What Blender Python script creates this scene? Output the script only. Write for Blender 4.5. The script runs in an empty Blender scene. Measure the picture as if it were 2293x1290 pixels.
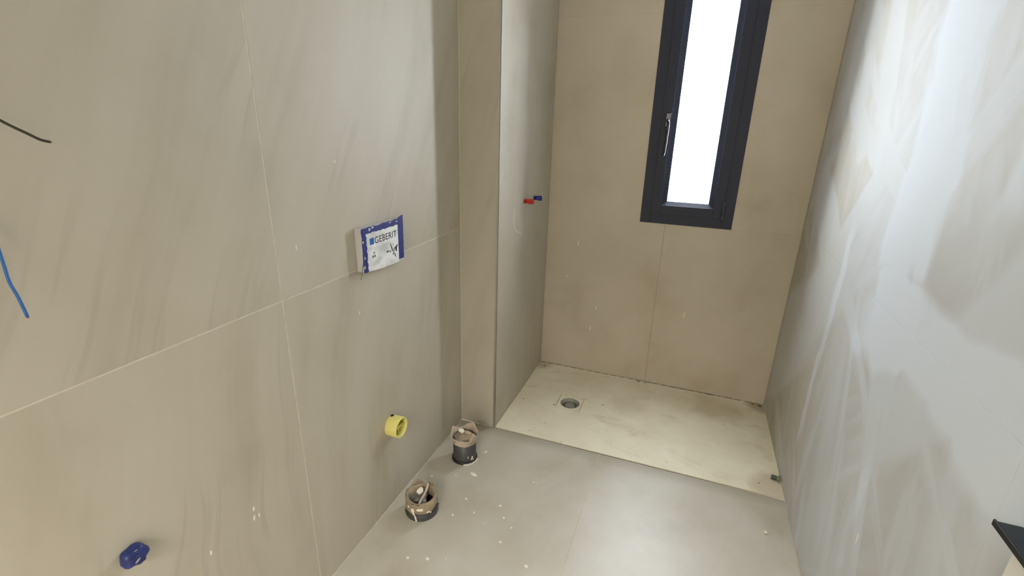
import bpy, bmesh, math, random
from mathutils import Vector, Matrix, noise

SC = bpy.context.scene
COL = SC.collection
random.seed(7)

# ---------------------------------------------------------------- camera
W, D, SH = 1.535, 0.791, 0.191          # right wall x, back wall y, shaft width
YF, H = -3.0, 2.55                      # wall behind the camera, ceiling
cd = bpy.data.cameras.new('camera')
cam = bpy.data.objects.new('camera', cd)
COL.objects.link(cam)
rot = Matrix(((0.935455, -0.137771, 0.325489), (0.352479, 0.295585, -0.887912), (0.026119, 0.945330, 0.325068)))
cam.matrix_world = Matrix.Translation((0.9863, -1.97177, 1.5)) @ rot.to_4x4()
cd.sensor_width = 36.0
cd.lens = 16.877
cd.clip_start = 0.01
SC.camera = cam

# ---------------------------------------------------------------- light and exposure
world = bpy.data.worlds.new('overcast_sky')
SC.world = world
world.use_nodes = True
wb = world.node_tree.nodes['Background']
wb.inputs[0].default_value = (.84, .92, 1.0, 1)      # even overcast sky
wb.inputs[1].default_value = 6.0
WINDOW_LIGHT = 49.0                                  # daylit frosted pane
WINDOW_COLOR = (0.85, 0.92, 1.0)
SC.view_settings.view_transform = 'Standard'
SC.view_settings.look = 'None'
SC.view_settings.gamma = 1.0
SC.view_settings.use_curve_mapping = False
SC.view_settings.exposure = 0.0

# unseen area light added as fill, in the made-up hall behind the camera
hl = bpy.data.lights.new('added_hall_fill', 'AREA')
hl.shape = 'RECTANGLE'
hl.size, hl.size_y = 1.6, 1.2
hl.energy = 194
hl.color = (1.0, .95, .89)
ho = bpy.data.objects.new('added_hall_fill', hl)
ho.location = (.80, YF - 1.0, H - .02)
COL.objects.link(ho)


# ---------------------------------------------------------------- node helpers
def s2l(c):
    return tuple(((v / 255) / 12.92 if v / 255 <= .04045 else ((v / 255 + .055) / 1.055) ** 2.4) for v in c)


class NT:
    def __init__(self, name):
        self.m = bpy.data.materials.new(name)
        self.m.use_nodes = True
        self.t = self.m.node_tree
        self.b = self.t.nodes['Principled BSDF']

    def n(self, typ, **kw):
        nd = self.t.nodes.new(typ)
        for k, v in kw.items():
            if k.startswith('i_'):
                key = k[2:]
                key = int(key) if key.isdigit() else key.replace('_', ' ')
                nd.inputs[key].default_value = v
            else:
                setattr(nd, k, v)
        return nd

    def l(self, a, b):
        self.t.links.new(a, b)

    def math(self, op, a, b=None, clamp=False):
        nd = self.n('ShaderNodeMath', operation=op, use_clamp=clamp)
        for i, v in enumerate((a, b)):
            if v is None:
                continue
            if isinstance(v, (int, float)):
                nd.inputs[i].default_value = v
            else:
                self.l(v, nd.inputs[i])
        return nd.outputs[0]

    def ramp(self, fac, stops):
        r = self.n('ShaderNodeValToRGB')
        el = r.color_ramp.elements
        while len(el) < len(stops):
            el.new(0.5)
        for e, (p, c) in zip(el, stops):
            e.position = p
            e.color = (*c, 1) if len(c) == 3 else c
        self.l(fac, r.inputs[0])
        return r.outputs[0]

    def mix(self, fac, a, b, mode='MIX'):
        nd = self.n('ShaderNodeMix', data_type='RGBA', blend_type=mode)
        for i, v in ((0, fac), (6, a), (7, b)):
            if isinstance(v, (int, float)):
                nd.inputs[i].default_value = v
            elif isinstance(v, tuple):
                nd.inputs[i].default_value = (*v[:3], 1)
            else:
                self.l(v, nd.inputs[i])
        return nd.outputs[2]

    def pos(self, random_per_object=True):
        g = self.n('ShaderNodeNewGeometry')
        if not random_per_object:
            return g.outputs['Position']
        oi = self.n('ShaderNodeObjectInfo')
        sc = self.n('ShaderNodeVectorMath', operation='SCALE', i_Scale=13.7)
        cmb = self.n('ShaderNodeCombineXYZ')
        for i in range(3):
            self.l(oi.outputs['Random'], cmb.inputs[i])
        self.l(cmb.outputs[0], sc.inputs[0])
        ad = self.n('ShaderNodeVectorMath', operation='ADD')
        self.l(g.outputs['Position'], ad.inputs[0])
        self.l(sc.outputs[0], ad.inputs[1])
        return ad.outputs[0]

    def noise(self, vec, scale, detail=3, rough=.5, dist=0.0):
        nd = self.n('ShaderNodeTexNoise', i_Scale=scale, i_Detail=detail, i_Roughness=rough, i_Distortion=dist)
        self.l(vec, nd.inputs['Vector'])
        return nd.outputs['Fac']

    def mapping(self, vec, rot=(0, 0, 0), scale=(1, 1, 1), loc=(0, 0, 0)):
        nd = self.n('ShaderNodeMapping')
        nd.inputs['Rotation'].default_value = rot
        nd.inputs['Scale'].default_value = scale
        nd.inputs['Location'].default_value = loc
        self.l(vec, nd.inputs['Vector'])
        return nd.outputs[0]

    def bump(self, h, strength, dist=.001):
        nd = self.n('ShaderNodeBump')
        nd.inputs['Strength'].default_value = strength
        nd.inputs['Distance'].default_value = dist
        self.l(h, nd.inputs['Height'])
        self.l(nd.outputs[0], self.b.inputs['Normal'])

    def set(self, base=None, rough=None, metal=None, spec=None):
        if base is not None:
            if isinstance(base, tuple):
                self.b.inputs['Base Color'].default_value = (*base[:3], 1)
            else:
                self.l(base, self.b.inputs['Base Color'])
        if rough is not None:
            if isinstance(rough, (int, float)):
                self.b.inputs['Roughness'].default_value = rough
            else:
                self.l(rough, self.b.inputs['Roughness'])
        if metal is not None:
            self.b.inputs['Metallic'].default_value = metal
        if spec is not None:
            self.b.inputs['Specular IOR Level'].default_value = spec
        return self.m


def plain(name, c, rough=.5, metal=0, spec=None, vary=.12, scale=30):
    """procedural material: one colour with slight mottling"""
    t = NT(name)
    f = t.noise(t.pos(False), scale, 4, .6)
    lin = s2l(c)
    a = tuple(v * (1 - vary) for v in lin)
    b = tuple(min(1, v * (1 + vary)) for v in lin)
    t.set(t.ramp(f, [(.3, a), (.7, b)]), rough, metal, spec)
    return t.m


def tile_mat(name, axis, lean, base, dark, light, vein=.6, rough=.5, linen=False, rnd=True, spec=.35, hzk=1.0):
    """porcelain tile: cloudy stone with long leaning streaks. axis = 'y' (left wall), 'x' (back, shaft), 'f' (floor)"""
    t = NT(name)
    p = t.pos(rnd)
    sx = t.n('ShaderNodeSeparateXYZ')
    t.l(p, sx.inputs[0])
    u, v = {'y': ('Y', 'Z'), 'x': ('X', 'Z'), 'f': ('X', 'Y')}[axis]
    low = t.noise(p, 1.3, 2, .5)
    uu = t.math('SUBTRACT', sx.outputs[u], t.math('MULTIPLY', sx.outputs[v], lean))
    uu = t.math('ADD', uu, t.math('MULTIPLY', low, .22))
    c = t.n('ShaderNodeCombineXYZ')
    t.l(uu, c.inputs[0])
    t.l(t.math('MULTIPLY', sx.outputs[v], .07), c.inputs[1])
    st = t.noise(c.outputs[0], 7, 4, .55)
    st2 = t.noise(c.outputs[0], 26, 3, .5)
    cloud = t.noise(p, 3.2, 4, .55)
    f = t.math('ADD', t.math('MULTIPLY', st, vein), t.math('MULTIPLY', cloud, 1 - vein))
    col = t.ramp(f, [(.30, s2l(dark)), (.47, s2l(base)), (.72, s2l(light))])
    # thin darker veins
    vn = t.math('ABSOLUTE', t.math('SUBTRACT', st, .5))
    vm = t.ramp(vn, [(0, (1, 1, 1)), (.035, (0, 0, 0))])
    gate = t.ramp(t.noise(p, 2.1, 2), [(.48, (0, 0, 0)), (.62, (1, 1, 1))])
    vfac = t.math('MULTIPLY', t.math('MULTIPLY', vm, gate), .32 * vein)
    col = t.mix(vfac, col, s2l(tuple(x * .78 for x in dark)))
    if linen:
        q = t.mapping(p, scale=(18, 18, 260))
        ln = t.noise(q, 1.0, 2)
        col = t.mix(t.math('MULTIPLY', ln, .10), col, s2l(dark))
    # dried cement haze
    hz = t.ramp(t.noise(t.mapping(p, scale=(1, 1, .45)), 2.6, 5, .6, .8), [(.52, (0, 0, 0)), (.75, (1, 1, 1))])
    col = t.mix(t.math('MULTIPLY', hz, .22 * hzk), col, s2l((190, 186, 174)))
    if axis == 'f':      # darker strip where the floor meets the shower tray and shaft
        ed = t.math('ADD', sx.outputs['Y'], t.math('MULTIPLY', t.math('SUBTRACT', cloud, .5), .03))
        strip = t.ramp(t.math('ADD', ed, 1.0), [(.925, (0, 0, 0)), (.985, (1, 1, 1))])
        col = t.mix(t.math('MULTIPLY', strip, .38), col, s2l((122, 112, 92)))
    t.set(col, None, 0, spec)
    rr = t.math('ADD', t.math('MULTIPLY', cloud, .12), rough - .05)
    rr = t.math('ADD', rr, t.math('MULTIPLY', hz, .12 * hzk))
    t.set(None, rr)
    t.bump(t.math('ADD', t.math('MULTIPLY', st2, .5), t.noise(p, 60, 3)), .10, .0008)
    return t.m


BASE, DARK, LITE = (182, 174, 157), (168, 159, 141), (191, 184, 169)
M = {}
M['left_hi'] = tile_mat('tile_leaning_streaks', 'y', .48, BASE, DARK, LITE)
M['left_lo'] = tile_mat('tile_upright_streaks', 'y', .12, BASE, DARK, LITE)
M['shaft'] = tile_mat('tile_shaft', 'x', .35, BASE, DARK, LITE, rnd=False)
M['shaft_side'] = tile_mat('tile_shaft_side', 'y', .1, BASE, DARK, LITE, .25, .5, False, False)
M['back'] = tile_mat('tile_linen', 'x', .0, (190, 178, 158), (177, 164, 142), (198, 187, 169), .15, .5, True, False)
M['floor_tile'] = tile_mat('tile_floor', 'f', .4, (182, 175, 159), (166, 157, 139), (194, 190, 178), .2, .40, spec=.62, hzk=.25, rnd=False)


def right_wall_mat():
    t = NT('tile_under_cement_haze')
    p = t.pos(False)
    # warped coordinates, so that the wiped bands are wavy
    wn = t.n('ShaderNodeTexNoise', i_Scale=2.2, i_Detail=3)
    t.l(p, wn.inputs['Vector'])
    wv = t.n('ShaderNodeVectorMath', operation='MULTIPLY_ADD')
    t.l(wn.outputs['Color'], wv.inputs[0])
    wv.inputs[1].default_value = (.30, .30, .30)
    t.l(p, wv.inputs[2])
    sx = t.n('ShaderNodeSeparateXYZ')
    t.l(wv.outputs[0], sx.inputs[0])
    y = t.math('SUBTRACT', sx.outputs['Y'], .15)
    z = t.math('SUBTRACT', sx.outputs['Z'], .15)

    def smooth(v, a, b):
        nd = t.n('ShaderNodeMapRange', interpolation_type='SMOOTHSTEP')
        t.l(v, nd.inputs['Value'])
        nd.inputs['From Min'].default_value = a
        nd.inputs['From Max'].default_value = b
        return nd.outputs[0]

    def band(v, c, w, e):
        return smooth(t.math('ABSOLUTE', t.math('SUBTRACT', v, c)), w + e, w - e)

    cloud = t.noise(p, 2.6, 4, .55)
    col = t.ramp(cloud, [(.3, s2l((168, 161, 146))), (.7, s2l((182, 176, 162)))])
    # wiped film; its fade towards the shower corner paints in corner shade
    film = t.math('MULTIPLY', smooth(y, .30, -.40), .40)
    bands = t.math('MULTIPLY', band(z, 1.0, .11, .035), smooth(y, -.18, -.40))
    v1 = t.math('MULTIPLY', band(y, -.42, .15, .03), smooth(z, 1.02, 1.2))
    v2 = t.math('MULTIPLY', band(y, .02, .03, .012), t.math('MULTIPLY', band(z, .75, .42, .1), .55))
    v3 = t.math('MULTIPLY', band(y, -.80, .05, .02), smooth(z, 1.35, 1.5))
    v4 = t.math('MULTIPLY', band(y, -.62, .03, .02), t.math('MULTIPLY', band(z, .45, .2, .1), .4))
    hz = bands
    for m in (v1, v2, v3, v4):
        hz = t.math('MAXIMUM', hz, m)
    # soft trowel sweeps in several directions
    sw = None
    for k, (ang, sc, st, lo, hi, w) in enumerate(((.35, 3.2, .22, .50, .60, .55), (1.05, 3.8, .20, .54, .60, .50),
                                                 (-.75, 3.0, .22, .52, .62, .50), (.1, 9.0, .14, .55, .66, .30))):
        q = t.mapping(t.mapping(p, rot=(ang, 0, 0)), scale=(1, 1, st), loc=(0, k * 3.1, k * 1.7))
        f = t.noise(q, sc, 3, .5, .7)
        mk = t.math('MULTIPLY', t.ramp(f, [(lo, (0, 0, 0)), (hi, (1, 1, 1))]), w)
        sw = mk if sw is None else t.math('MAXIMUM', sw, mk)
    tot = t.math('ADD', t.math('MULTIPLY', hz, .55), t.math('MULTIPLY', sw, .62))
    tot = t.math('ADD', tot, film, clamp=True)
    col = t.mix(t.math('MULTIPLY', tot, .9), col, s2l((222, 229, 238)))
    t.set(col, t.math('ADD', t.math('MULTIPLY', tot, .10), .56), 0, .3)
    t.bump(t.math('ADD', tot, t.math('MULTIPLY', t.noise(p, 40, 3), .12)), .35, .0015)
    return t.m


M['right'] = right_wall_mat()
M['grout'] = plain('pale_grout', (202, 194, 175), .85)
M['grout_tile'] = plain('tile_coloured_grout', (166, 159, 143), .85)
M['white_paint'] = plain('white_plaster', (226, 222, 212), .9, vary=.03, scale=4)
M['mortar'] = plain('dried_mortar', (226, 220, 204), .9)
M['anthracite'] = plain('anthracite_aluminium', (44, 47, 61), .5, .0, .3, .06, 60)
M['anthracite_dk'] = plain('black_rubber_gasket', (22, 23, 27), .6)
M['handle'] = plain('dark_handle_metal', (66, 67, 74), .22, .85, None, .04)
M['hinge'] = plain('dark_blue_hinge', (20, 24, 48), .35)
M['alu_grey'] = plain('grey_reveal', (128, 131, 138), .7, vary=.03)
M['alu'] = plain('brushed_aluminium', (190, 190, 182), .30, .8, None, .05, 80)


def pane_mat():
    t = NT('daylit_frosted_pane')
    f = t.noise(t.mapping(t.pos(False), scale=(6, 1, .6)), 1.5, 2)
    t.set((.8, .85, .9), .5)
    c = t.ramp(f, [(.3, WINDOW_COLOR), (.7, tuple(min(1, v * 1.04) for v in WINDOW_COLOR))])
    t.l(c, t.b.inputs['Emission Color'])
    t.b.inputs['Emission Strength'].default_value = WINDOW_LIGHT
    return t.m


M['pane'] = pane_mat()


# ---------------------------------------------------------------- geometry helpers
def link(name, bm, mat, parent=None, smooth=False, kind=None, bevel=0):
    if bevel:
        bmesh.ops.bevel(bm, geom=list(bm.edges), offset=bevel, segments=1, affect='EDGES', clamp_overlap=True)
    me = bpy.data.meshes.new(name)
    bmesh.ops.recalc_face_normals(bm, faces=bm.faces)
    bm.to_mesh(me)
    bm.free()
    if smooth:
        for f in me.polygons:
            f.use_smooth = True
    if mat:
        me.materials.append(mat)
    o = bpy.data.objects.new(name, me)
    COL.objects.link(o)
    if parent:
        o.parent = parent
    if kind:
        o['kind'] = kind
    return o


def box(bm, a, b):
    vs = [bm.verts.new((x, y, z)) for x in (a[0], b[0]) for y in (a[1], b[1]) for z in (a[2], b[2])]
    for f in ((0, 1, 3, 2), (4, 6, 7, 5), (0, 4, 5, 1), (2, 3, 7, 6), (0, 2, 6, 4), (1, 5, 7, 3)):
        bm.faces.new([vs[i] for i in f])


def boxes(*bs):
    bm = bmesh.new()
    for a, b in bs:
        box(bm, a, b)
    return bm


def thing(name, loc, label, cat, group=None):
    o = bpy.data.objects.new(name, None)
    o.empty_display_size = .03
    o.location = loc
    COL.objects.link(o)
    o['label'] = label
    o['category'] = cat
    if group:
        o['group'] = group
    return o


def tag(o, label, cat, group=None):
    o['label'] = label
    o['category'] = cat
    if group:
        o['group'] = group
    return o


def lathe(prof, seg=32, axis='z', wob=0.0, wobf=3.0, arc=None):
    """profile of (radius, height) revolved; open ends unless radius 0"""
    bm = bmesh.new()
    rings = []
    for k, (r, h) in enumerate(prof):
        ring = []
        for i in range(seg):
            a = 2 * math.pi * i / seg
            rr = r * (1 + wob * noise.noise(Vector((math.cos(a) * wobf, math.sin(a) * wobf, k * .7))))
            hh = h
            c = (rr * math.cos(a), rr * math.sin(a), hh)
            if axis == 'x':
                c = (c[2], c[0], c[1])
            ring.append(bm.verts.new(c))
        rings.append(ring)
    for a, b in zip(rings, rings[1:]):
        for i in range(seg):
            bm.faces.new((a[i], a[(i + 1) % seg], b[(i + 1) % seg], b[i]))
    return bm, rings


def tube(pts, r, seg=8, taper=1.0):
    bm = bmesh.new()
    P = [Vector(p) for p in pts]
    # smooth with Catmull-Rom
    Q = []
    for i in range(len(P) - 1):
        p0, p1, p2, p3 = P[max(0, i - 1)], P[i], P[i + 1], P[min(len(P) - 1, i + 2)]
        for k in range(4):
            t = k / 4
            Q.append(.5 * ((2 * p1) + (p2 - p0) * t + (2 * p0 - 5 * p1 + 4 * p2 - p3) * t * t + (3 * p1 - p0 - 3 * p2 + p3) * t ** 3))
    Q.append(P[-1])
    prev = None
    first = None
    for i, c in enumerate(Q):
        d = (Q[min(i + 1, len(Q) - 1)] - Q[max(i - 1, 0)]).normalized()
        u = d.orthogonal().normalized() if prev is None else (prevu - d * prevu.dot(d)).normalized()
        prevu = u
        w = d.cross(u)
        rr = r * (1 + (taper - 1) * i / (len(Q) - 1))
        ring = [bm.verts.new(c + (u * math.cos(2 * math.pi * k / seg) + w * math.sin(2 * math.pi * k / seg)) * rr) for k in range(seg)]
        if prev:
            for k in range(seg):
                bm.faces.new((prev[k], prev[(k + 1) % seg], ring[(k + 1) % seg], ring[k]))
        else:
            first = ring
        prev = ring
    bm.faces.new(first)
    bm.faces.new(prev)
    return bm


def blob(c, rx, ry, rz, seed=0, sub=2, rough=.3):
    bm = bmesh.new()
    bmesh.ops.create_icosphere(bm, subdivisions=sub, radius=1)
    for v in bm.verts:
        n = 1 + rough * noise.noise(v.co * 1.7 + Vector((seed * 3.3, seed, 0)))
        v.co = Vector((v.co.x * rx * n + c[0], v.co.y * ry * n + c[1], v.co.z * rz * n + c[2]))
    return bm


def splat(c, ux, uy, nrm, ra, rb, th, seed, n=12, rough=.35):
    """small flat dried splash on a surface: c centre, ux / uy in-plane axes"""
    bm = bmesh.new()
    c, ux, uy, nrm = Vector(c), Vector(ux), Vector(uy), Vector(nrm)
    lo, mid = [], []
    for i in range(n):
        a = 2 * math.pi * i / n
        k = 1 + rough * noise.noise(Vector((math.cos(a) * 1.5 + seed * 2.1, math.sin(a) * 1.5, seed)))
        p = ux * math.cos(a) * ra * k + uy * math.sin(a) * rb * k
        lo.append(bm.verts.new(c + p - nrm * .0004))
        mid.append(bm.verts.new(c + p * .7 + nrm * th))
    top = bm.verts.new(c + nrm * th * 1.2)
    bot = bm.verts.new(c - nrm * .0004)
    for i in range(n):
        j = (i + 1) % n
        bm.faces.new((lo[i], lo[j], mid[j], mid[i]))
        bm.faces.new((mid[i], mid[j], top))
        bm.faces.new((lo[j], lo[i], bot))
    return bm


# ---------------------------------------------------------------- setting
def wall(name, a, b, mat):
    o = link(name, boxes((a, b)), mat, kind='structure')
    return o


TH = .009      # tile thickness, its face stands .0015 proud of the grout
G = .0016      # half joint
GR = .0015

wl = wall('wall_left', (-.12, YF, 0), (-.0005, 0, H), M['grout'])


def tile(parent, a, b, mat, bevel=.0007):
    return link('tile', boxes((a, b)), mat, parent, bevel=bevel)


for z0, z1, key in ((0, 1.034, 'left_lo'), (1.034, 2.234, 'left_hi'), (2.234, H, 'left_hi')):
    for y0, y1 in ((-1.059, 0), (-2.259, -1.059), (YF, -2.259)):
        tile(wl, (-TH, y0 + G, z0 + (G if z0 else .003)), (0, y1 - (G if y1 else .004), z1 - G), M[key])

# shaft: boxed-out riser between the left wall and the back wall
ws = wall('wall_shaft', (-.12, .0006, 0), (SH - GR, D + GR, H), M['grout'])
for z0, z1 in ((0, 2.4), (2.4, H)):
    tile(ws, (.0035, 0, z0 + (.003 if not z0 else .0006)), (SH - .0125, TH, z1 - .0006), M['shaft'])
    tile(ws, (SH - TH, .0015, z0 + (.007 if not z0 else .0006)), (SH, D - .004, z1 - .0006), M['shaft_side'])
tr = link('trim_1', boxes(((SH - .0125, -.0006, .001), (SH - .0015, .010, H)), ((SH - .003, -.0006, .001), (SH + .0008, .0018, H))), M['alu'], kind='structure')

# back wall with the window opening
wx0, wx1, wz0, wz1 = .7285, 1.2024, .994, 2.42
wbk = link('wall_back', boxes(((-.12, D + GR, 0), (wx0, D + .175, H)), ((wx1, D + GR, 0), (W + .12, D + .175, H)),
                              ((wx0, D + GR, 0), (wx1, D + .175, wz0)), ((wx0, D + GR, wz1), (wx1, D + .175, H))), M['grout_tile'], kind='structure')
JX = .866
for (x0, x1, z0, z1) in ((SH + .003, JX, .007, wz0), (JX, W - .004, .007, wz0),
                         (SH + .003, wx0, wz0, 2.034), (wx1, W - .004, wz0, 2.034), (SH + .003, wx0, 2.034, H), (wx1, W - .004, 2.034, H),
                         (wx0, wx1, wz1, H)):
    g = .0012
    a, b = (x0 + (g if x0 == JX else 0), D, z0 + .0001), (x1 - (g if x1 == JX else 0), D + TH, z1 - .0001)
    tile(wbk, a, b, M['back'], .0003)

wr = wall('wall_right', (W + GR, YF, 0), (W + .12, D + GR, H), M['grout_tile'])
for z0, z1 in ((0, 1.034), (1.034, 2.234), (2.234, H)):
    for y0, y1 in ((-1.087, D), (-2.287, -1.087), (YF, -2.287)):
        g = .0002
        tile(wr, (W, y0 + g, z0 + (.004 if not z0 else g)), (W + TH, y1 - (g if y1 != D else .003), z1 - g), M['right'], .0002)

fl = link('floor', boxes(((-.12, YF, -.14), (W + .12, -.001, -GR)), ((-.12, -.001, -.14), (W + .12, D + .2, -.07))), M['grout'], kind='structure')
FX = .737
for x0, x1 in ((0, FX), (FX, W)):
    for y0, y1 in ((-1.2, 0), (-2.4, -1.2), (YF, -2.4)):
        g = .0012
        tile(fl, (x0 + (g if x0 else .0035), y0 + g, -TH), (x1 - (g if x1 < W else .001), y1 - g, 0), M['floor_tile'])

wall('ceiling', (-.12, YF - .1, H), (W + .12, D + .2, H + .1), M['white_paint'])
# wall behind the camera; unseen doorway and hall added to carry fill light
link('wall_front', boxes(((-.12, YF - .12, 0), (.30, YF, H)), ((1.30, YF - .12, 0), (W + .12, YF, H)), ((.30, YF - .12, 2.1), (1.30, YF, H))),
     M['white_paint'], kind='structure')
wall('floor_added_hall', (-.6, YF - 2.2, -.12), (2.2, YF - .0, -GR), M['grout_tile'])  # hall shell, out of view, added around the fill light
wall('ceiling_added_hall', (-.6, YF - 2.2, H), (2.2, YF - .1, H + .1), M['white_paint'])
wall('wall_added_hall_left', (-.7, YF - 2.2, 0), (-.6, YF - .12, H), M['white_paint'])
wall('wall_added_hall_right', (2.2, YF - 2.2, 0), (2.3, YF - .12, H), M['white_paint'])
wall('wall_added_hall_far', (-.6, YF - 2.3, 0), (2.2, YF - 2.2, H), M['white_paint'])
link('door_1', boxes(((.30, YF - .13, 0), (.34, YF + .012, 2.1)), ((1.26, YF - .13, 0), (1.30, YF + .012, 2.1)), ((.34, YF - .13, 2.06), (1.26, YF + .012, 2.1))),
     M['white_paint'], kind='structure', bevel=.002)


# ---------------------------------------------------------------- window
def ring(bm, x0, x1, z0, z1, w, ya, yb):
    """mitred-looking frame ring of width w"""
    box(bm, (x0, ya, z0), (x0 + w, yb, z1))
    box(bm, (x1 - w, ya, z0), (x1, yb, z1))
    box(bm, (x0 + w, ya, z0), (x1 - w, yb, z0 + w))
    box(bm, (x0 + w, ya, z1 - w), (x1 - w, yb, z1))


win = bpy.data.objects.new('window_1', None)
win.location = (.9655, D, wz0)
COL.objects.link(win)
win['kind'] = 'structure'
win['label'] = 'tall narrow dark grey window with a bright frosted pane in the back wall'


def wpart(name, bm, mat, smooth=False, bevel=0):
    for v in bm.verts:
        v.co -= Vector(win.location)
    return link(name, bm, mat, win, smooth, bevel=bevel)


bm = bmesh.new()
ring(bm, wx0, wx1, wz0, wz1, .054, D - .004, D + .16)
wpart('frame', bm, M['anthracite'], bevel=.0012)
sx0, sx1, sz0, sz1 = wx0 + .053, wx1 - .053, wz0 + .053, wz1 - .053
gx0, gx1, gz0, gz1 = .859, 1.072, 1.117, 2.30
bm = bmesh.new()
ring(bm, sx0, sx1, sz0, sz1, .050, D - .010, D + .16)
sash = wpart('sash', bm, M['anthracite'], bevel=.0012)
# sloped glazing bead running down to the glass
bm = bmesh.new()
out = [(sx0 + .049, sz0 + .049), (sx1 - .049, sz0 + .049), (sx1 - .049, sz1 - .049), (sx0 + .049, sz1 - .049)]
inn = [(gx0, gz0), (gx1, gz0), (gx1, gz1), (gx0, gz1)]
vo = [bm.verts.new((x, D - .007, z)) for x, z in out]
vi = [bm.verts.new((x, D + .012, z)) for x, z in inn]
vb = [bm.verts.new((x, D + .030, z)) for x, z in inn]
vc = [bm.verts.new((x, D + .030, z)) for x, z in out]
for i in range(4):
    j = (i + 1) % 4
    bm.faces.new((vo[i], vo[j], vi[j], vi[i]))
    bm.faces.new((vi[i], vi[j], vb[j], vb[i]))
    bm.faces.new((vb[i], vb[j], vc[j], vc[i]))
    bm.faces.new((vc[i], vc[j], vo[j], vo[i]))
wpart('glazing_bead', bm, M['anthracite'])
wpart('pane', boxes(((gx0 - .006, D + .152, gz0 - .006), (gx1 + .006, D + .158, gz1 + .006))), M['pane'])
bm = bmesh.new()
ring(bm, gx0 - .012, gx1 + .012, gz0 - .012, gz1 + .012, .0118, D + .029, D + .154)
wpart('glazing_reveal', bm, M['alu_grey'])
# handle: rose plate and a lever hanging down
hx = .815
hd = wpart('window_handle', boxes(((hx - .014, D - .019, 1.500), (hx + .014, D - .009, 1.570))), M['handle'], bevel=.003)
bm = tube([(0, -.009, .54), (0, -.045, .537), (.004, -.052, .52), (.004, -.052, .48), (.003, -.051, .43), (.001, -.046, .385), (-.003, -.040, .366)], .0085, 12, .75)
lv = link('lever', bm, M['handle'], hd, True)
lv.location = (hx - win.location.x, 0, 0)
wpart('hinge', boxes(((1.1395, D - .020, 1.045), (1.1555, D - .009, 1.140)), ((1.1435, D - .024, 1.062), (1.1515, D - .018, 1.124))), M['hinge'], bevel=.002)

# ---------------------------------------------------------------- shower tray and drain
def tray_mat():
    t = NT('cream_resin_tray')
    p = t.pos(False)
    f = t.noise(p, 5, 4, .6)
    col = t.ramp(f, [(.3, s2l((220, 211, 184))), (.7, s2l((234, 227, 206)))])
    st = t.ramp(t.noise(t.mapping(p, rot=(0, 0, .4), scale=(1, 2.6, 1)), 3.3, 6, .65, 1.0), [(.56, (0, 0, 0)), (.70, (1, 1, 1))])
    col = t.mix(t.math('MULTIPLY', st, .35), col, s2l((168, 150, 114)))
    sp = t.ramp(t.noise(p, 34, 2, .5), [(.70, (0, 0, 0)), (.76, (1, 1, 1))])
    col = t.mix(t.math('MULTIPLY', sp, .35), col, s2l((120, 105, 80)))
    def stain(c, r, w, colr):
        v = t.n('ShaderNodeVectorMath', operation='DISTANCE')
        t.l(p, v.inputs[0])
        v.inputs[1].default_value = c
        d = t.math('ADD', v.outputs['Value'], t.math('MULTIPLY', t.math('SUBTRACT', t.noise(p, 9, 4, .6), .5), r * 1.1))
        return t.mix(t.math('MULTIPLY', t.ramp(d, [(r * .45, (1, 1, 1)), (r, (0, 0, 0))]), w), col, s2l(colr))

    col = stain((1.50, .06, .008), .13, .45, (160, 134, 106))
    col = stain((1.27, .64, .008), .17, .40, (172, 150, 112))
    col = stain((.80, .46, .008), .12, .18, (176, 158, 122))
    col = stain((.21, .77, .008), .09, .45, (140, 112, 78))
    col = stain((1.53, .78, .008), .12, .55, (120, 94, 62))
    t.set(col, t.math('ADD', t.math('MULTIPLY', f, .2), .38), 0, .4)
    t.bump(t.noise(p, 160, 3), .25, .0006)
    return t.m


TZ = .006
trx = thing('shower_tray', (SH, 0, 0), 'wide cream shower tray set flush with the floor under the window', 'shower tray')


def local(bm, o):
    for v in bm.verts:
        v.co -= Vector(o.location)
    return bm


def plate_with_hole(x0, y0, x1, y1, hole, ztop, zbot):
    """slab with a hole given as list of (x, y)"""
    bm = bmesh.new()
    o = [bm.verts.new((x, y, ztop)) for x, y in ((x0, y0), (x1, y0), (x1, y1), (x0, y1))]
    h = [bm.verts.new((x, y, ztop)) for x, y in hole]
    es = [bm.edges.new((o[i], o[(i + 1) % 4])) for i in range(4)] + [bm.edges.new((h[i], h[(i + 1) % len(h)])) for i in range(len(h))]
    bmesh.ops.triangle_fill(bm, use_beauty=True, edges=es)
    r = bmesh.ops.extrude_face_region(bm, geom=list(bm.faces))
    for v in [g for g in r['geom'] if isinstance(g, bmesh.types.BMVert)]:
        v.co.z = zbot
    return bm


dcx, dcy = .497, .371
sq = [(.4265, .303), (.5655, .303), (.5655, .441), (.4265, .441)]
mt = tray_mat()
bm = plate_with_hole(SH + .0015, .0015, W - .001, D - .001, sq, TZ, .0005)
link('tray_slab', local(bm, trx), mt, trx)
circ = [(dcx + .054 * math.cos(a * math.pi / 20), dcy + .054 * math.sin(a * math.pi / 20)) for a in range(40)]
bm = plate_with_hole(.4292, .3057, .5628, .4383, circ, TZ - .0012, .0005)
link('drain_recess', local(bm, trx), mt, trx)
M['sealant'] = plain('brown_dirt_seam', (112, 94, 66), .9, vary=.3, scale=60)
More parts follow.
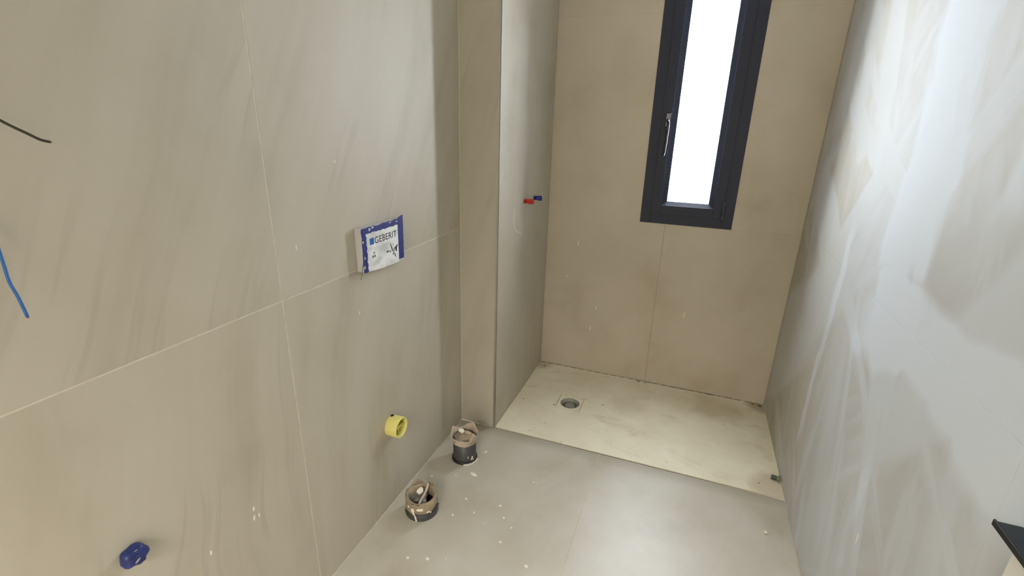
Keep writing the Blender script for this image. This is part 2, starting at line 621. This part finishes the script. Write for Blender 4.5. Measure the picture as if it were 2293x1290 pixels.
# dirt and old sealant in the seam along the wall
bm = bmesh.new()
for i in range(26):
    x = SH + .02 + i * .0515
    big = random.random()
    b2 = splat((x, D - .004, TZ), (1, 0, 0), (0, 1, 0), (0, 0, 1), .02 + .02 * big, .002 + .003 * big * (1 if i % 4 == 0 else .4), .0012, i * 1.3, 8)
    me = bpy.data.meshes.new('t')
    b2.to_mesh(me)
    bm.from_mesh(me)
    bpy.data.meshes.remove(me)
link('dirty_seam', local(bm, trx), M['sealant'], trx, kind='stuff')
for i, (x, y, r) in enumerate(((.417, .319, .006), (.2395, .31, .005), (1.441, .067, .004), (.83, .775, .010), (.87, .772, .006), (.235, .735, .009), (.674, .426, .005), (1.512, .768, .014), (1.475, .775, .010))):
    link('dirt_spot', local(splat((x, y, TZ), (1, 0, 0), (0, 1, 0), (0, 0, 1), r, r * .8, .0008, i), trx), M['sealant'], trx)

dr = thing('shower_drain', (dcx, dcy, TZ - .002), 'round grey shower drain without its cover, in the square recess of the cream tray', 'drain')
M['drain_pl'] = plain('grey_drain_plastic', (136, 137, 124), .35)
M['drain_dk'] = plain('drain_gap_shade', (34, 33, 28), .6)  # dark colour painting the shade down in the drain gap
bm, _ = lathe([(.0535, 0), (.0535, -.001), (.050, -.004), (.041, -.008), (.039, -.014), (.041, -.045)], 40)
link('drain_flange', bm, M['drain_pl'], dr, True)
bm, rg = lathe([(.030, -.045), (.030, -.020), (.028, -.015), (.025, -.014), (.023, -.019), (.010, -.020), (.006, -.017)], 32)
bm.faces.new(rg[-1])
link('drain_cup', bm, M['drain_pl'], dr, True)
bm, rg = lathe([(.042, -.046), (.02, -.0465)], 32)
bm.faces.new(rg[-1])
link('drain_bottom', bm, M['drain_dk'], dr)

# green scrap on the tray
M['green'] = plain('dark_green_plastic', (44, 66, 52), .4, vary=.3)
M['green_pale'] = plain('dusty_green_plastic', (110, 116, 88), .7)
g = thing('plastic_plug', (1.515, .118, TZ), 'small dark green plastic plug lying on the tray against the right wall', 'plug')
bm, rg = lathe([(.008, -.017), (.010, -.015), (.010, .004), (.0075, .006)], 14, 'x', .12)
bm.faces.new(rg[0])
bm.faces.new(rg[-1])
o = link('plug_body', bm, M['green'], g)
o.location = (-.004, 0, .0098)
bm, rg = lathe([(.0085, 0), (.0125, .001), (.0125, .010), (.009, .0115)], 14, 'x', .15)
bm.faces.new(rg[0])
bm.faces.new(rg[-1])
o = link('plug_collar', bm, M['green_pale'], g)
o.location = (.004, 0, .0125)
g.rotation_euler = (0, 0, math.radians(-14))

# ---------------------------------------------------------------- floor waste pipes
M['pipe'] = plain('dark_grey_pipe_plastic', (66, 67, 66), .45, vary=.15, scale=14)
M['pipe_ring'] = plain('black_pipe_socket', (30, 30, 29), .5)
M['lining'] = plain('dusty_torn_lining', (196, 179, 160), .9, vary=.2, scale=22)
M['lining_dk'] = plain('dirty_mud_coating', (156, 141, 117), .95, vary=.25, scale=18)
M['bag'] = plain('grey_plastic_bag', (120, 116, 108), .35, vary=.3, scale=30)
M['chip'] = plain('white_plaster_chip', (228, 222, 206), .9, vary=.05)
M['moss'] = plain('green_paint_mark', (58, 74, 36), .6, vary=.3)
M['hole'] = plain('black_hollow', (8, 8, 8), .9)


def pipe_body(parent, r, h, name='pipe'):
    bm, rg = lathe([(r, 0), (r, h), (r - .004, h), (r - .004, .012)], 40)
    bm.faces.new(rg[-1])
    return link(name, bm, M['pipe'], parent, True)


def smooth_ang(o):
    pass


def collar(parent, name, mat, r0, r1, zlo, zhi, seed, n=48, flare=.0, jag=.012, peaks=()):
    """torn sleeve standing round a pipe: inner and outer skin with ragged rims"""
    bm = bmesh.new()
    R = 5
    outer = []
    for i in range(n):
        a = 2 * math.pi * i / n
        nz = noise.noise(Vector((math.cos(a) * 2.2 + seed, math.sin(a) * 2.2, seed)))
        top = zhi + jag * nz
        for pa, ph, pw in peaks:
            d = abs((a - pa + math.pi) % (2 * math.pi) - math.pi)
            top += ph * max(0, 1 - d / pw)
        bot = zlo + jag * .6 * noise.noise(Vector((math.cos(a) * 3 + 9, math.sin(a) * 3, seed)))
        colv = []
        for k in range(R + 1):
            t = k / R
            z = bot + (top - bot) * t
            rr = r0 + (r1 - r0) * t * t + flare * max(0, t - .5) * nz + .0015 * noise.noise(Vector((a * 4, t * 5, seed)))
            colv.append(bm.verts.new((rr * math.cos(a), rr * math.sin(a), z)))
        for k in range(R, -1, -1):
            v = colv[k].co
            l = math.hypot(v.x, v.y)
            s = (l - .0016) / l
            colv.append(bm.verts.new((v.x * s, v.y * s, v.z + (.0004 if k == R else 0))))
        outer.append(colv)
    m = len(outer[0])
    for i in range(n):
        A, B = outer[i], outer[(i + 1) % n]
        for k in range(m):
            bm.faces.new((A[k], B[k], B[(k + 1) % m], A[(k + 1) % m]))
    return link(name, bm, mat, parent, True)


def shard(parent, name, mat, pts, th=.003):
    """thin polygonal chip: pts in local coords"""
    bm = bmesh.new()
    P = [Vector(p) for p in pts]
    nrm = (P[1] - P[0]).cross(P[2] - P[0]).normalized()
    a = [bm.verts.new(p) for p in P]
    b = [bm.verts.new(p + nrm * th) for p in P]
    bm.faces.new(a)
    bm.faces.new(b[::-1])
    for i in range(len(P)):
        j = (i + 1) % len(P)
        bm.faces.new((a[i], a[j], b[j], b[i]))
    return link(name, bm, mat, parent)


# far, taller pipe
p1 = thing('waste_pipe', (.147, -.268, 0), 'taller dark grey floor pipe with torn brown lining, nearest the shaft corner', 'pipe')
pipe_body(p1, .0535, .115)
bm, rg = lathe([(.0535, .012), (.0575, .012), (.059, .008), (.060, 0)], 40)
link('pipe_base_ring', bm, M['pipe_ring'], p1, True)
collar(p1, 'torn_lining', M['lining'], .0548, .062, .093, .128, 3.0, peaks=((math.pi * .99, .026, .55), (math.radians(75), .030, .8), (math.radians(-22), .034, .42)), jag=.010)
bm = blob((0, 0, .112), .050, .050, .013, 4, 3, .5)
link('mud_fill', bm, M['lining_dk'], p1, True)
shard(p1, 'plaster_chip', M['chip'], [(-.030, -.004, .136), (-.006, -.010, .132), (-.002, .004, .136), (-.012, .012, .140), (-.028, .008, .141)], .006)
link('lining_lip', local(blob((0, 0, 0), .020, .004, .010, 9, 2, .4), p1), M['lining'], p1, True).location = (.147 + .010, -.268 + .012, .128)
for i, (ax, z, rr) in enumerate(((-47, .034, .0040), (-24, .026, .0060), (-30, .019, .004), (-18, .012, .005), (-85, .099, .004))):
    a = math.radians(ax)
    nrm = (math.cos(a), math.sin(a), 0)
    link('mortar_spot', splat((.0538 * nrm[0], .0538 * nrm[1], z), (-nrm[1], nrm[0], 0), (0, 0, 1), nrm, rr * .7, rr * 1.3, .0012, i), M['chip'], p1)
for i in range(9):
    a = math.radians(-65 + i * 9)
    r = .062
    link('mortar_crumb', blob((r * math.cos(a), r * math.sin(a), .002), .005 + .003 * random.random(), .004, .004, i, 1, .5), M['mortar'], p1)

# near, shorter pipe
p2 = thing('waste_pipe', (.130, -.628, 0), 'shorter mud-caked floor pipe stuffed with rubble, standing nearer the camera', 'pipe')
pipe_body(p2, .0615, .070)
bm, rg = lathe([(.0615, .024), (.0645, .024), (.0655, .020), (.066, 0)], 44)
link('pipe_base_ring', bm, M['pipe'], p2, True)
collar(p2, 'mud_coating', M['lining_dk'], .0648, .0636, .033, .080, 7.0, jag=.022, peaks=((math.radians(150), .012, .8), (math.radians(95), .010, .6)))
bm, rg = lathe([(.0615, .078), (.054, .079), (.050, .070), (.048, .040)], 40, 'z', .08)
link('mud_rim', bm, M['lining_dk'], p2, True)
bm = blob((-.018, .0, .046), .034, .042, .014, 2, 3, .7)
link('crumpled_bag', bm, M['bag'], p2, True)
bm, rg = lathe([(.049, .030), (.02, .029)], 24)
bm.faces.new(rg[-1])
link('pipe_hollow_shade', bm, M['hole'], p2)  # black disc standing in for the darkness inside the pipe
bm = tube([(.0, .052, .086), (.008, .030, .084), (.013, 0, .080), (.016, -.030, .079), (.020, -.052, .078)], .0058, 8, .55)
link('mud_strip', bm, M['lining'], p2, True)
shard(p2, 'plaster_chip', M['chip'], [(-.024, .002, .074), (-.008, -.004, .072), (.002, .010, .076), (-.004, .022, .080), (-.016, .028, .080), (-.022, .016, .078)], .007)
for i, (ax, z, ra, rb) in enumerate(((-93, .048, .011, .015), (-89, .034, .007, .010), (-84, .024, .005, .008), (-82, .014, .006, .008), (-80, .005, .006, .008), (-66, .056, .020, .010), (-38, .040, .010, .005), (-28, .034, .005, .008), (-110, .060, .008, .006))):
    a = math.radians(ax)
    nrm = (math.cos(a), math.sin(a), 0)
    r = .0657 if z < .03 else .0655
    link('mortar_spot', splat((r * nrm[0], r * nrm[1], z), (-nrm[1], nrm[0], 0), (0, 0, 1), nrm, ra * .7, rb * .7, .0018, i + 20), M['chip'], p2)
a = math.radians(-128)
link('green_mark', splat((.0658 * math.cos(a), .0658 * math.sin(a), .014), (-math.sin(a), math.cos(a), 0), (0, 0, 1), (math.cos(a), math.sin(a), 0), .020, .011, .0012, 5), M['moss'], p2)
bm = tube([(.062, -.028, .030), (.069, -.010, .045), (.071, .004, .052), (.070, .012, .040)], .003, 6, .6)
link('wire_scrap', bm, M['pipe_ring'], p2, True)

# ---------------------------------------------------------------- yellow pipe stub on left wall
M['yellow'] = plain('yellow_plastic', (224, 214, 128), .35, vary=.05)
M['yellow_in'] = plain('yellow_plastic_inner', (196, 188, 80), .45)
ye = thing('wall_pipe_stub', (0, -.622, .365), 'yellow capped drain pipe stub sticking out low on the left wall', 'pipe')
bm, rg = lathe([(.0405, -.001), (.0415, .004), (.0420, .046), (.0405, .050), (.0365, .050), (.0355, .046), (.0350, .018)], 40, 'x')
link('pipe_cap', bm, M['yellow'], ye, True)
bm, rg = lathe([(.0352, .018), (.016, .017), (.014, .022), (.006, .0225)], 32, 'x')
bm.faces.new(rg[-1])
link('cap_inner_disc', bm, M['yellow_in'], ye, True)
link('cap_rib', boxes(((.017, -.034, -.003), (.040, .034, .003)), ((.017, -.003, -.034), (.036, .003, .034))), M['yellow_in'], ye, bevel=.001)
link('dark_notch', splat((.006, .004, .0405), (1, 0, 0), (0, 1, 0), (0, 0, 1), .007, .010, .0025, 3), M['hole'], ye)

# ---------------------------------------------------------------- blue crumpled plug on left wall
M['blue'] = plain('dusty_blue_plastic', (30, 44, 104), .45, vary=.5, scale=55)
M['blue_dk'] = plain('dark_blue_plastic', (14, 22, 92), .5, vary=.2)
M['dust'] = plain('pale_dust', (150, 146, 140), .9)
bp = thing('wall_outlet_plug', (0, -1.531, .6385), 'dusty dark blue lobed plug sticking out low on the left wall', 'plug')
bm = bmesh.new()
seg, rg_ = 30, []
for k, (r, x) in enumerate(((.020, -.001), (.0235, .004), (.0245, .016), (.0225, .024), (.017, .0275), (.008, .0270))):
    rr = []
    for i in range(seg):
        a = 2 * math.pi * i / seg
        lob = 1 + .10 * math.cos(5 * a + .6) + .09 * noise.noise(Vector((math.cos(a) * 2, math.sin(a) * 2, k * .5)))
        rr.append(bm.verts.new((x, r * lob * math.cos(a), .84 * r * lob * math.sin(a))))
    rg_.append(rr)
for a_, b_ in zip(rg_, rg_[1:]):
    for i in range(seg):
        bm.faces.new((a_[i], a_[(i + 1) % seg], b_[(i + 1) % seg], b_[i]))
bm.faces.new(rg_[-1])
link('plug_body', bm, M['blue'], bp, True)
for i, (y, z) in enumerate(((-.010, .001), (-.002, .0115), (.012, -.002), (.008, -.014))):
    link('plug_hole', splat((.0272 if i < 2 else .0262, y, z), (0, 1, 0), (0, 0, 1), (1, 0, 0), .0042, .0036, .0008, i), M['blue_dk'], bp)
link('dust_patch', splat((.0262, -.003, -.006), (0, .8, .4), (0, -.4, .8), (1, 0, 0), .009, .004, .0012, 8), M['dust'], bp)
link('dust_patch', splat((.0235, .002, .0155), (0, 1, 0), (.3, 0, .9), (1, 0, .3), .007, .003, .001, 9), M['dust'], bp)

# ---------------------------------------------------------------- two cables
M['black_cable'] = plain('black_cable_sheath', (48, 44, 34), .5)
M['blue_cable'] = plain('blue_cable_sheath', (26, 92, 158), .4, vary=.08)
M['copper'] = plain('copper_tip', (150, 96, 60), .4, .7)


def cable(name, pts, r, mat, label, tip):
    o = thing(name, pts[0], label, 'cable')
    link('sheath', local(tube(pts, r, 10), o), mat, o, True)
    a, b = Vector(pts[-2]), Vector(pts[-1])
    d = (b - a).normalized()
    link('conductor', local(tube([b - d * .002, b + d * tip * .5, b + d * tip], r * .5, 6), o), M['copper'], o, True)


cable('electric_cable', [(-.004, -1.558, 1.508), (.012, -1.547, 1.496), (.022, -1.539, 1.484), (.030, -1.530, 1.475), (.037, -1.519, 1.466), (.043, -1.508, 1.457), (.047, -1.498, 1.4535)], .0021, M['black_cable'],
      'thin black cable poking out of the left wall at the upper left', .002)
cable('electric_cable', [(-.004, -1.578, 1.370), (.012, -1.582, 1.325), (.022, -1.586, 1.294), (.027, -1.588, 1.272), (.032, -1.590, 1.251), (.038, -1.588, 1.225), (.043, -1.587, 1.194)], .0023, M['blue_cable'],
      'thin blue cable hanging down the left wall below the black one', .002)

# ---------------------------------------------------------------- taped cistern cover
M['foam'] = plain('pale_grey_panel_side', (196, 194, 196), .6, vary=.05)
M['tape'] = plain('blue_masking_tape', (26, 38, 116), .5, vary=.25, scale=40)
M['ink'] = plain('black_print', (30, 30, 32), .6)
M['inkblue'] = plain('blue_print', (0, 92, 168), .6, vary=.03)
M['inkgrey'] = plain('grey_print', (110, 110, 114), .7)


def label_mat():
    t = NT('mottled_white_label')  # white label with random grey mottling
    p = t.pos(False)
    f = t.noise(t.mapping(p, scale=(1, .8, 1.6)), 15, 4, .55)
    col = t.ramp(f, [(.42, s2l((236, 236, 236))), (.62, s2l((196, 198, 198)))])
    t.set(col, .3, .0)
    return t.m


PX = .025
gb = thing('cistern_cover', (0, -.629, 1.03), 'white box with blue tape edging and black lettering protruding from the left wall', 'cistern cover')


def gpart(name, bm, mat, parent=gb, bevel=0, smooth=False):
    return link(name, local(bm, gb), mat, parent, smooth, bevel=bevel)


def quadprism(pts, x0, x1):
    bm = bmesh.new()
    a = [bm.verts.new((x0, y, z)) for y, z in pts]
    b = [bm.verts.new((x1, y, z)) for y, z in pts]
    bm.faces.new(a[::-1])
    bm.faces.new(b)
    for i in range(len(pts)):
        j = (i + 1) % len(pts)
        bm.faces.new((a[i], a[j], b[j], b[i]))
    return bm


# slightly skewed panel
gpart('cover_body', quadprism([(-.745, 1.028), (-.513, 1.016), (-.513, 1.170), (-.747, 1.172)], 0, PX), M['foam'], bevel=.001)
lab = gpart('label_plate', quadprism([(-.722, 1.026), (-.636, 1.017), (-.628, 1.0185), (-.545, 1.0155), (-.543, 1.151), (-.724, 1.153)], PX - .0002, PX + .0012), label_mat())


def ragged(pts, amp, seed, step=.006):
    """closed outline with small tears along its long edges"""
    out = []
    for i in range(len(pts)):
        a, b = Vector((*pts[i], 0)), Vector((*pts[(i + 1) % len(pts)], 0))
        L = (b - a).length
        n = max(1, int(L / step))
        d = (b - a).normalized()
        nn = Vector((-d.y, d.x, 0))
        for k in range(n):
            p = a + (b - a) * (k / n)
            w = noise.noise(Vector((p.x * 90 + seed, p.y * 90, seed))) * amp if 0 < k else 0
            out.append((p.x + nn.x * w, p.y + nn.y * w))
    return out


gpart('tape', quadprism(ragged([(-.744, 1.026), (-.7225, 1.026), (-.7235, 1.170), (-.745, 1.171)], .006, 2), PX, PX + .0016), M['tape'])
gpart('tape', quadprism(ragged([(-.742, 1.152), (-.513, 1.150), (-.514, 1.170), (-.744, 1.1712)], .004, 5), PX, PX + .0020), M['tape'])
gpart('tape', quadprism(ragged([(-.544, 1.024), (-.514, 1.024), (-.511, 1.180), (-.541, 1.174)], .002, 9), PX, PX + .0024), M['tape'])
for i, (y, z, a, b) in enumerate(((-.705, 1.163, .006, .006), (-.688, 1.167, .007, .004), (-.737, 1.075, .003, .006), (-.741, 1.128, .004, .004), (-.741, 1.045, .004, .006), (-.55, 1.163, .008, .002), (-.59, 1.166, .009, .002))):
    gpart('torn_patch', splat((PX + .002, y, z), (0, 1, 0), (0, 0, 1), (1, 0, 0), a, b, .0006, i + 3), M['foam'])
# print on the label
XF = PX + .0013


def pface(name, pts, mat):
    return gpart(name, quadprism(pts, XF - .0003, XF + .0002), mat, lab)


pface('blue_square', [(-.706, 1.111), (-.684, 1.111), (-.684, 1.133), (-.706, 1.133)], M['inkblue'])
cu = bpy.data.curves.new('lettering', 'FONT')
cu.body = 'GEBERIT'
cu.size = .031
cu.extrude = .0002
cu.offset = .0003
cu.space_character = 1.08
tmp = bpy.data.objects.new('lettering', cu)
COL.objects.link(tmp)
bpy.context.view_layer.update()
me = bpy.data.meshes.new_from_object(tmp)
bpy.data.objects.remove(tmp)
xs = [v.co.x for v in me.vertices]
ys = [v.co.y for v in me.vertices]
sx_ = .126 / (max(xs) - min(xs))
sy_ = .0225 / (max(ys) - min(ys))
for v in me.vertices:
    x, y, z = v.co
    v.co = (XF + z - gb.location.x, -.680 + (x - min(xs)) * sx_ - gb.location.y, 1.1105 + (y - min(ys)) * sy_ - gb.location.z)
me.materials.append(M['ink'])
lo = bpy.data.objects.new('lettering', me)
COL.objects.link(lo)
lo.parent = lab
# small print: warning triangle, tiny characters, product drawing
pface('small_print', [(-.692, 1.079), (-.682, 1.079), (-.686, 1.087)], M['inkgrey'])
for i, (y, w) in enumerate(((-.698, .004), (-.691, .003), (-.685, .0045))):
    pface('small_print', [(y, 1.066), (y + w, 1.066), (y + w, 1.074), (y, 1.074)], M['ink'])
for i, (y, z, a, b, r) in enumerate(((-.585, 1.073, .004, .020, .4), (-.575, 1.062, .005, .016, -.5), (-.560, 1.070, .010, .012, .2), (-.596, 1.065, .005, .006, 0),
                                   (-.568, 1.046, .004, .010, .5), (-.553, 1.078, .006, .004, .9), (-.610, 1.068, .010, .003, .1), (-.578, 1.085, .002, .008, .1))):
    gpart('product_drawing', splat((XF, y, z), (0, math.cos(r), math.sin(r)), (0, -math.sin(r), math.cos(r)), (1, 0, 0), a, b, .0003, i + 30, 9, .8), M['inkgrey'] if i % 2 else M['ink'], lab)
# grey thread hanging off the corner
tag(link('thread', tube([(.0285, -.7465, 1.092), (.030, -.750, 1.070), (.030, -.7575, 1.045), (.029, -.764, 1.020), (.0285, -.770, 1.012)], .0011, 6, .6), M['pipe'], smooth=True),
    'thin dark thread hanging over the lower left corner of the white box', 'thread')

# ---------------------------------------------------------------- shower test plugs on the shaft side
M['red'] = plain('red_plastic', (190, 22, 24), .35, vary=.12)
M['bluep'] = plain('deep_blue_plastic', (22, 26, 128), .35, vary=.12)
M['brass'] = plain('dull_brass', (150, 130, 96), .4, .7)
for (y, z, mat, cname, L) in ((.344, 1.127, M['red'], 'red', .050), (.497, 1.124, M['bluep'], 'blue', .046)):
    t = thing('pipe_test_plug', (SH, y, z), '%s screw plug closing the %s pipe outlet beside the shower corner' % (cname, 'near left' if cname == 'red' else 'far right'), 'plug', 'pipe plugs on the shaft side')
    bm, rg = lathe([(.0135, -.0005), (.0135, .003), (.011, .004)], 20, 'x')
    bm.faces.new(rg[-1])
    link('brass_ring', bm, M['brass'], t)
    bm, rg = lathe([(.0095, .0035), (.0095, .008), (.0112, .009), (.0112, L * .55), (.0085, L * .58), (.0085, L - .002), (.007, L)], 20, 'x')
    bm.faces.new(rg[-1])
    link('plug_body', bm, mat, t, True)
    link('plug_wing', boxes(((L * .45, -.0022, -.0125), (L * .97, .0022, .0125))), mat, t, bevel=.0008)
link('mortar_spot', splat((SH, .337, 1.108), (0, 1, 0), (0, 0, 1), (1, 0, 0), .006, .007, .0015, 2), M['mortar'], ws)
# grout smears on walls
link('mortar_smear', tube([(SH, .209, 1.110), (SH, .200, 1.075), (SH, .196, 1.040), (SH, .215, 1.005), (SH, .262, .980), (SH, .312, .965)], .0030, 6, .8), M['mortar'], ws, True)
link('mortar_smear', tube([(SH, .036, 1.292), (SH, .022, 1.270), (SH, .008, 1.240)], .0045, 6, .4), M['mortar'], ws, True)
for i, (x, z, a, b) in enumerate(((1.035, .480, .0035, .022), (.387, .831, .004, .014), (.527, .439, .003, .012), (.33, .62, .003, .008), (.50, .30, .003, .014))):
    link('mortar_smear', splat((x, D, z), (1, 0, 0), (.1, 0, 1), (0, -1, 0), a, b, .0012, i), M['mortar'], wbk)
for i, (y, z, a, b) in enumerate(((-.990, 1.166, .0025, .009), (-1.247, .502, .003, .008), (-1.25, .474, .004, .009), (-1.235, .47, .002, .008), (-.753, .888, .003, .008), (-1.377, .481, .003, .007), (-.807, 1.38, .003, .005))):
    link('mortar_smear', splat((0, y, z), (0, 1, 0), (0, .1, 1), (1, 0, 0), a, b, .0010, i + 40), M['mortar'], wl)
link('mortar_smear', splat((W, -.678, .452), (0, 1, 0), (0, .1, 1), (-1, 0, 0), .004, .020, .0012, 61), M['mortar'], wr)

# ---------------------------------------------------------------- floor specks
for i, (x, y, r, e) in enumerate(((.201, -.849, .0075, 1), (.269, -.826, .0085, 1.1), (.486, -.659, .006, 1), (.455, -.545, .006, 1), (.418, -.491, .0065, 1), (.501, -.580, .004, 1.4),
                               (.271, -.508, .007, .8), (.503, -.307, .005, 1), (.515, -.304, .0035, 1), (.069, -.443, .007, 1), (.164, -.397, .004, 1), (.259, -.608, .006, 1),
                               (.334, -.564, .003, 3.2), (.330, -.801, .003, 1.2), (.611, -.722, .008, 1), (.237, -.361, .020, .6), (.225, -.198, .005, 3.0), (.395, -.60, .003, 1), (.30, -.45, .0025, 1))):
    link('mortar_spot', splat((x, y, 0), (.94, -.34, 0), (.34, .94, 0), (0, 0, 1), r, r * e * .8, .0012, i + 70), M['mortar'], fl)
pb = tag(link('plaster_crumb', blob((1.437, -.228, .004), .0075, .006, .005, 3, 2, .6), M['chip']), 'white plaster crumb lying on the floor near the right wall', 'crumb')

# ---------------------------------------------------------------- black ledge with a white panel, bottom right
M['black_slab'] = plain('black_slate_slab', (22, 33, 42), .45, vary=.3, scale=24)
M['black_edge'] = plain('black_slab_edge', (6, 9, 14), .5)
lg = thing('wall_ledge', (1.516, -1.45, .92), 'narrow black ledge jutting from the right wall at the lower right', 'ledge')
link('ledge_top', local(boxes(((1.5015, -1.85, .922), (W - .0005, -1.1445, .931))), lg), M['black_slab'], lg, bevel=.001)
link('ledge_edge', local(boxes(((1.4985, -1.85, .921), (1.502, -1.142, .932))), lg), M['black_edge'], lg, bevel=.0006)
wp = thing('wall_panel', (1.525, -1.5, .45), 'white panel against the right wall directly below the black ledge', 'panel')
link('panel_board', local(boxes(((1.5235, -1.85, .02), (W - .0005, -1.163, .9165))), wp), M['white_paint'], wp, bevel=.001)
link('panel_foot', local(boxes(((1.5235, -1.84, .0002), (W - .001, -1.80, .022)), ((1.5235, -1.21, .0002), (W - .001, -1.17, .022))), wp), M['white_paint'], wp)
